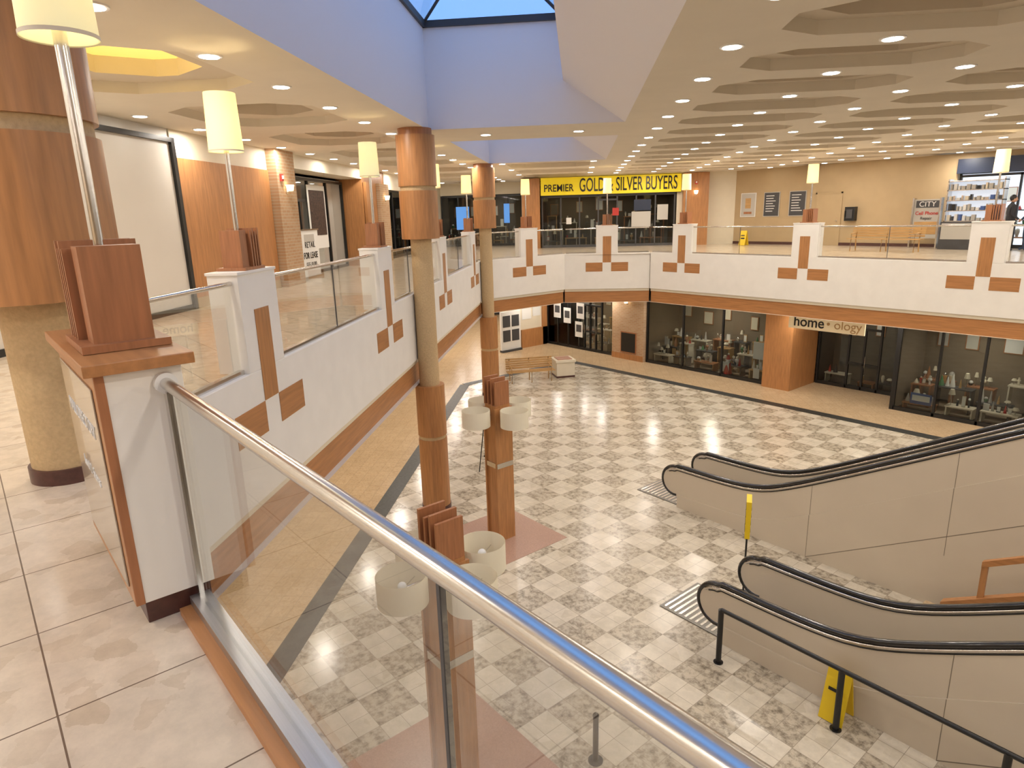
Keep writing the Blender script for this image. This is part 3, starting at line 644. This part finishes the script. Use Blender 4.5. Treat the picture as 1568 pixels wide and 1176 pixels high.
# ------------------------------------------------------------------ escalators
def escal(e0,m0,m1,d0=2.4):
    b=MB('escalator',FR)
    def sp(x): return .5*(x+math.sqrt(x*x+.3))
    def rise(d): return .577*(sp(d)-sp(d-8.32))
    def zh(e): return ZF+.95+rise(e-e0-d0)
    def zs(e): return ZF+.02+rise(e-e0-d0-.05)
    eend=e0+12.8
    es=[e0+.42+i*.2 for i in range(int((eend-e0-.42)/.2)+1)]
    cz=ZF+.60; R=.33
    arc=[]
    for i in range(15):
        t=math.radians(-100+190*i/14)
        arc.append((e0+.36-R*math.cos(t),cz+R*math.sin(t)))
    for m in(m0,m1):
        ns=[]
        for i in range(9):
            x=e0+.03+(R)*(i/8.0); hh=math.sqrt(max(0,(R-.02)**2-(e0+.36-x)**2)); ns.append((x,cz-hh,cz+hh))
        ns+= [(e,max(ZF,zs(e)) if e>e0+1.0 else ZF+.25,zh(e)-.05) for e in es]
        b.strip(ns,m-.03,m+.03,'esc')
        path=[(x,m,z) for x,z in arc]+[(e,m,zh(e)) for e in es]
        b.tube(path,.037,'rubber',10,1.4)
        b.tube([(x,m,z-.065) for i,(x,z) in enumerate(arc) if i>10]+[(e,m,zh(e)-.065) for e in es],.028,'steel',10,1.8)
        b.tube([(x,m,z-.105) for i,(x,z) in enumerate(arc) if i>11]+[(e,m,zh(e)-.105) for e in es],.015,'black',8,3.0)
    for m,q in((m0,-1),(m1,1)):
        cs=[(e,ZF,min(zs(e)+.26,zh(e)-.3)) for e in [e0+.45]+es if e>=e0+.45]
        a0,a1=sorted((m+q*.02,m+q*.05)); b.strip(cs,a0,a1,'esc')
        a0,a1=sorted((m-q*.02,m-q*.14)); b.strip([(e,zs(e)-.1,zs(e)+.12) for e in es],a0,a1,'steel')
        for d in(3.4,5.6,7.8,10.0):
            e=e0+d; a0,a1=sorted((m+q*.05,m+q*.052)); b.box(e-.004,e+.004,a0,a1,max(ZF,zs(e)-.9),zs(e)+.26,'esc_line')
            a0,a1=sorted((m+q*.03,m+q*.032)); b.box(e-.004,e+.004,a0,a1,zs(e)+.26,zh(e)-.1,'esc_line')
        a0,a1=sorted((m+q*.05,m+q*.052)); b.strip([(e0+3.4+i*.3,ZF+.577*i*.3,ZF+.577*i*.3+.014) for i in range(30)],a0,a1,'esc_line')
    i0,i1=min(m0,m1)+.14,max(m0,m1)-.14
    e=e0+.9
    while e<eend:
        z=zs(e); b.box(e,e+.4,i0,i1,z-.3,z,'comb'); b.box(e-.01,e+.01,i0,i1,z-.02,z+.006,'yellow'); e+=.4
    b.box(e0-.75,e0+.9,i0-.1,i1+.1,ZF+.004,ZF+.02,'comb')
    for i in range(12): b.box(e0-.7+i*.1,e0-.66+i*.1,i0-.05,i1+.05,ZF+.02,ZF+.024,'steel')
    b.build()
escal(-8.6,11.25,12.35); escal(-5.25,7.85,8.98)
b=MB('staircase',FR)
for i in range(26):
    e=-3.1+i*.33; z=ZF+(i+1)*.178
    b.box(e,e+.35,9.98,11.0,max(ZF,z-.5),z,'tile_out')
sl=.577
def zl(e): return -3.93+sl*(e+2.57)
b.strip([(e,ZF,zl(e)-.06) for e in[-2.57+i*.4 for i in range(22)]],9.88,9.97,'esc')
b.strip([(e,zl(e)-.06,zl(e)+.03) for e in[-2.6+i*.4 for i in range(22)]],9.86,9.99,'wood_h')
b.strip([(e,zl(e)+.50,zl(e)+.59) for e in[-2.2+i*.4 for i in range(21)]],9.89,9.97,'wood_h')
for e in(-2.2,.2,2.6,5.0): b.box(e,e+.07,9.9,9.96,zl(e),zl(e)+.56,'wood')
b.build()
b=MB('black_guard_rail',FR)
posts=[-4.55,-2.85,-1.15,.55,2.25]
for e in posts: b.tube([(e,7.4,ZF),(e,7.4,ZF+.87)],.04,'black',10); b.cyl(e,7.4,ZF,ZF+.015,.07,.07,'black',16)
b.tube([(posts[0],7.4,ZF+.87),(posts[-1],7.4,ZF+.87)],.03,'black',10); b.build()
b=MB('bollard',Matrix.Identity(4)); b.cyl(.88,6.48,ZF,ZF+.65,.035,.035,'black',12); b.cyl(.88,6.48,ZF,ZF+.02,.09,.09,'black',16); b.ball(.88,6.48,ZF+.65,.04,'black',6); b.build()
wetfloor(FR@Matrix.Translation((-2.95,7.62,0)),0,0,ZF,.7)
b=MB('caution_sign_stand',Matrix.Translation((3.84,9.87,0))@frame(-20)); b.cyl(0,0,ZF,ZF+.03,.17,.16,'black',24); b.tube([(0,0,ZF),(0,0,ZF+1.75)],.016,'black',8)
b.box(-.04,.04,-.17,.17,ZF+1.15,ZF+1.8,'yellow')
for i in range(4): b.box(.04,.045,-.12,.12,ZF+1.25+i*.13,ZF+1.29+i*.13,'black'); b.box(-.045,-.04,-.12,.12,ZF+1.25+i*.13,ZF+1.29+i*.13,'black')
b.build()
bench(Matrix.Translation((.75,25.1,0))@frame(12),0,0,ZF,1.9)
b=MB('planter_box',Matrix.Translation((2.1,25.9,0))@frame(12)); b.box(-.38,.38,-.38,.38,ZF,ZF+.62,'cream'); b.box(-.42,.42,-.42,.42,ZF+.62,ZF+.72,'cream'); b.box(-.3,.3,-.3,.3,ZF+.72,ZF+.74,'wood_dark'); b.box(-.385,.385,-.385,.385,ZF,ZF+.08,'basetile'); b.build(bevel=.01)
b=MB('easel_sign',Matrix.Translation((-.70,15.7,0))@frame(70)); b.tube([(-.2,-.12,ZF),(-.05,.02,ZF+1.5)],.013,'black',6); b.tube([(.2,-.12,ZF),(.05,.02,ZF+1.5)],.013,'black',6); b.tube([(0,.22,ZF),(0,.02,ZF+1.45)],.013,'black',6); b.box(-.3,.3,-.1,-.08,ZF+.6,ZF+1.35,'darkgrey'); b.box(-.27,.27,-.11,-.1,ZF+.63,ZF+1.32,'wood_bench'); b.box(-.33,.33,-.14,-.06,ZF+.56,ZF+.6,'black'); b.build()
l=bpy.data.lights.new('cove_lamp','POINT'); l.energy=10; l.color=(1,.7,.2); l.shadow_soft_size=.2
o=bpy.data.objects.new('cove_lamp',l); sc.collection.objects.link(o); o.matrix_world=FS@Matrix.Translation((-5,7.7,ZC+.15))
# ------------------------------------------------------------------ world
w=bpy.data.worlds.new('World'); sc.world=w; w.use_nodes=True
bg=w.node_tree.nodes['Background']; bg.inputs[0].default_value=(0.25,0.49,1.0,1); bg.inputs[1].default_value=1.5
# ------------------------------------------------------------------ camera
cd=bpy.data.cameras.new('camera'); cam=bpy.data.objects.new('camera',cd); sc.collection.objects.link(cam); sc.camera=cam
cd.sensor_fit='HORIZONTAL'; cd.sensor_width=36; cd.lens=22.96; cd.clip_start=.05; cd.clip_end=300
p=math.radians(14.5); rho=math.radians(1.6)
F=Vector((0,math.cos(p),-math.sin(p))); U=Vector((0,math.sin(p),math.cos(p))); Rg=Vector((1,0,0))
cr=Rg*math.cos(rho)-U*math.sin(rho); cu=Rg*math.sin(rho)+U*math.cos(rho)
m=Matrix((( cr.x,cu.x,-F.x,0),(cr.y,cu.y,-F.y,0),(cr.z,cu.z,-F.z,1.6),(0,0,0,1))); cam.matrix_world=m
bpy.context.view_layer.update()
G=Matrix.Rotation(math.radians(51.05),4,'Z')
for o in list(sc.objects):
    if o.parent is None: o.matrix_world=G@o.matrix_world
sc.view_settings.view_transform='Standard'
sc.view_settings.look='None'
sc.view_settings.exposure=-0.30
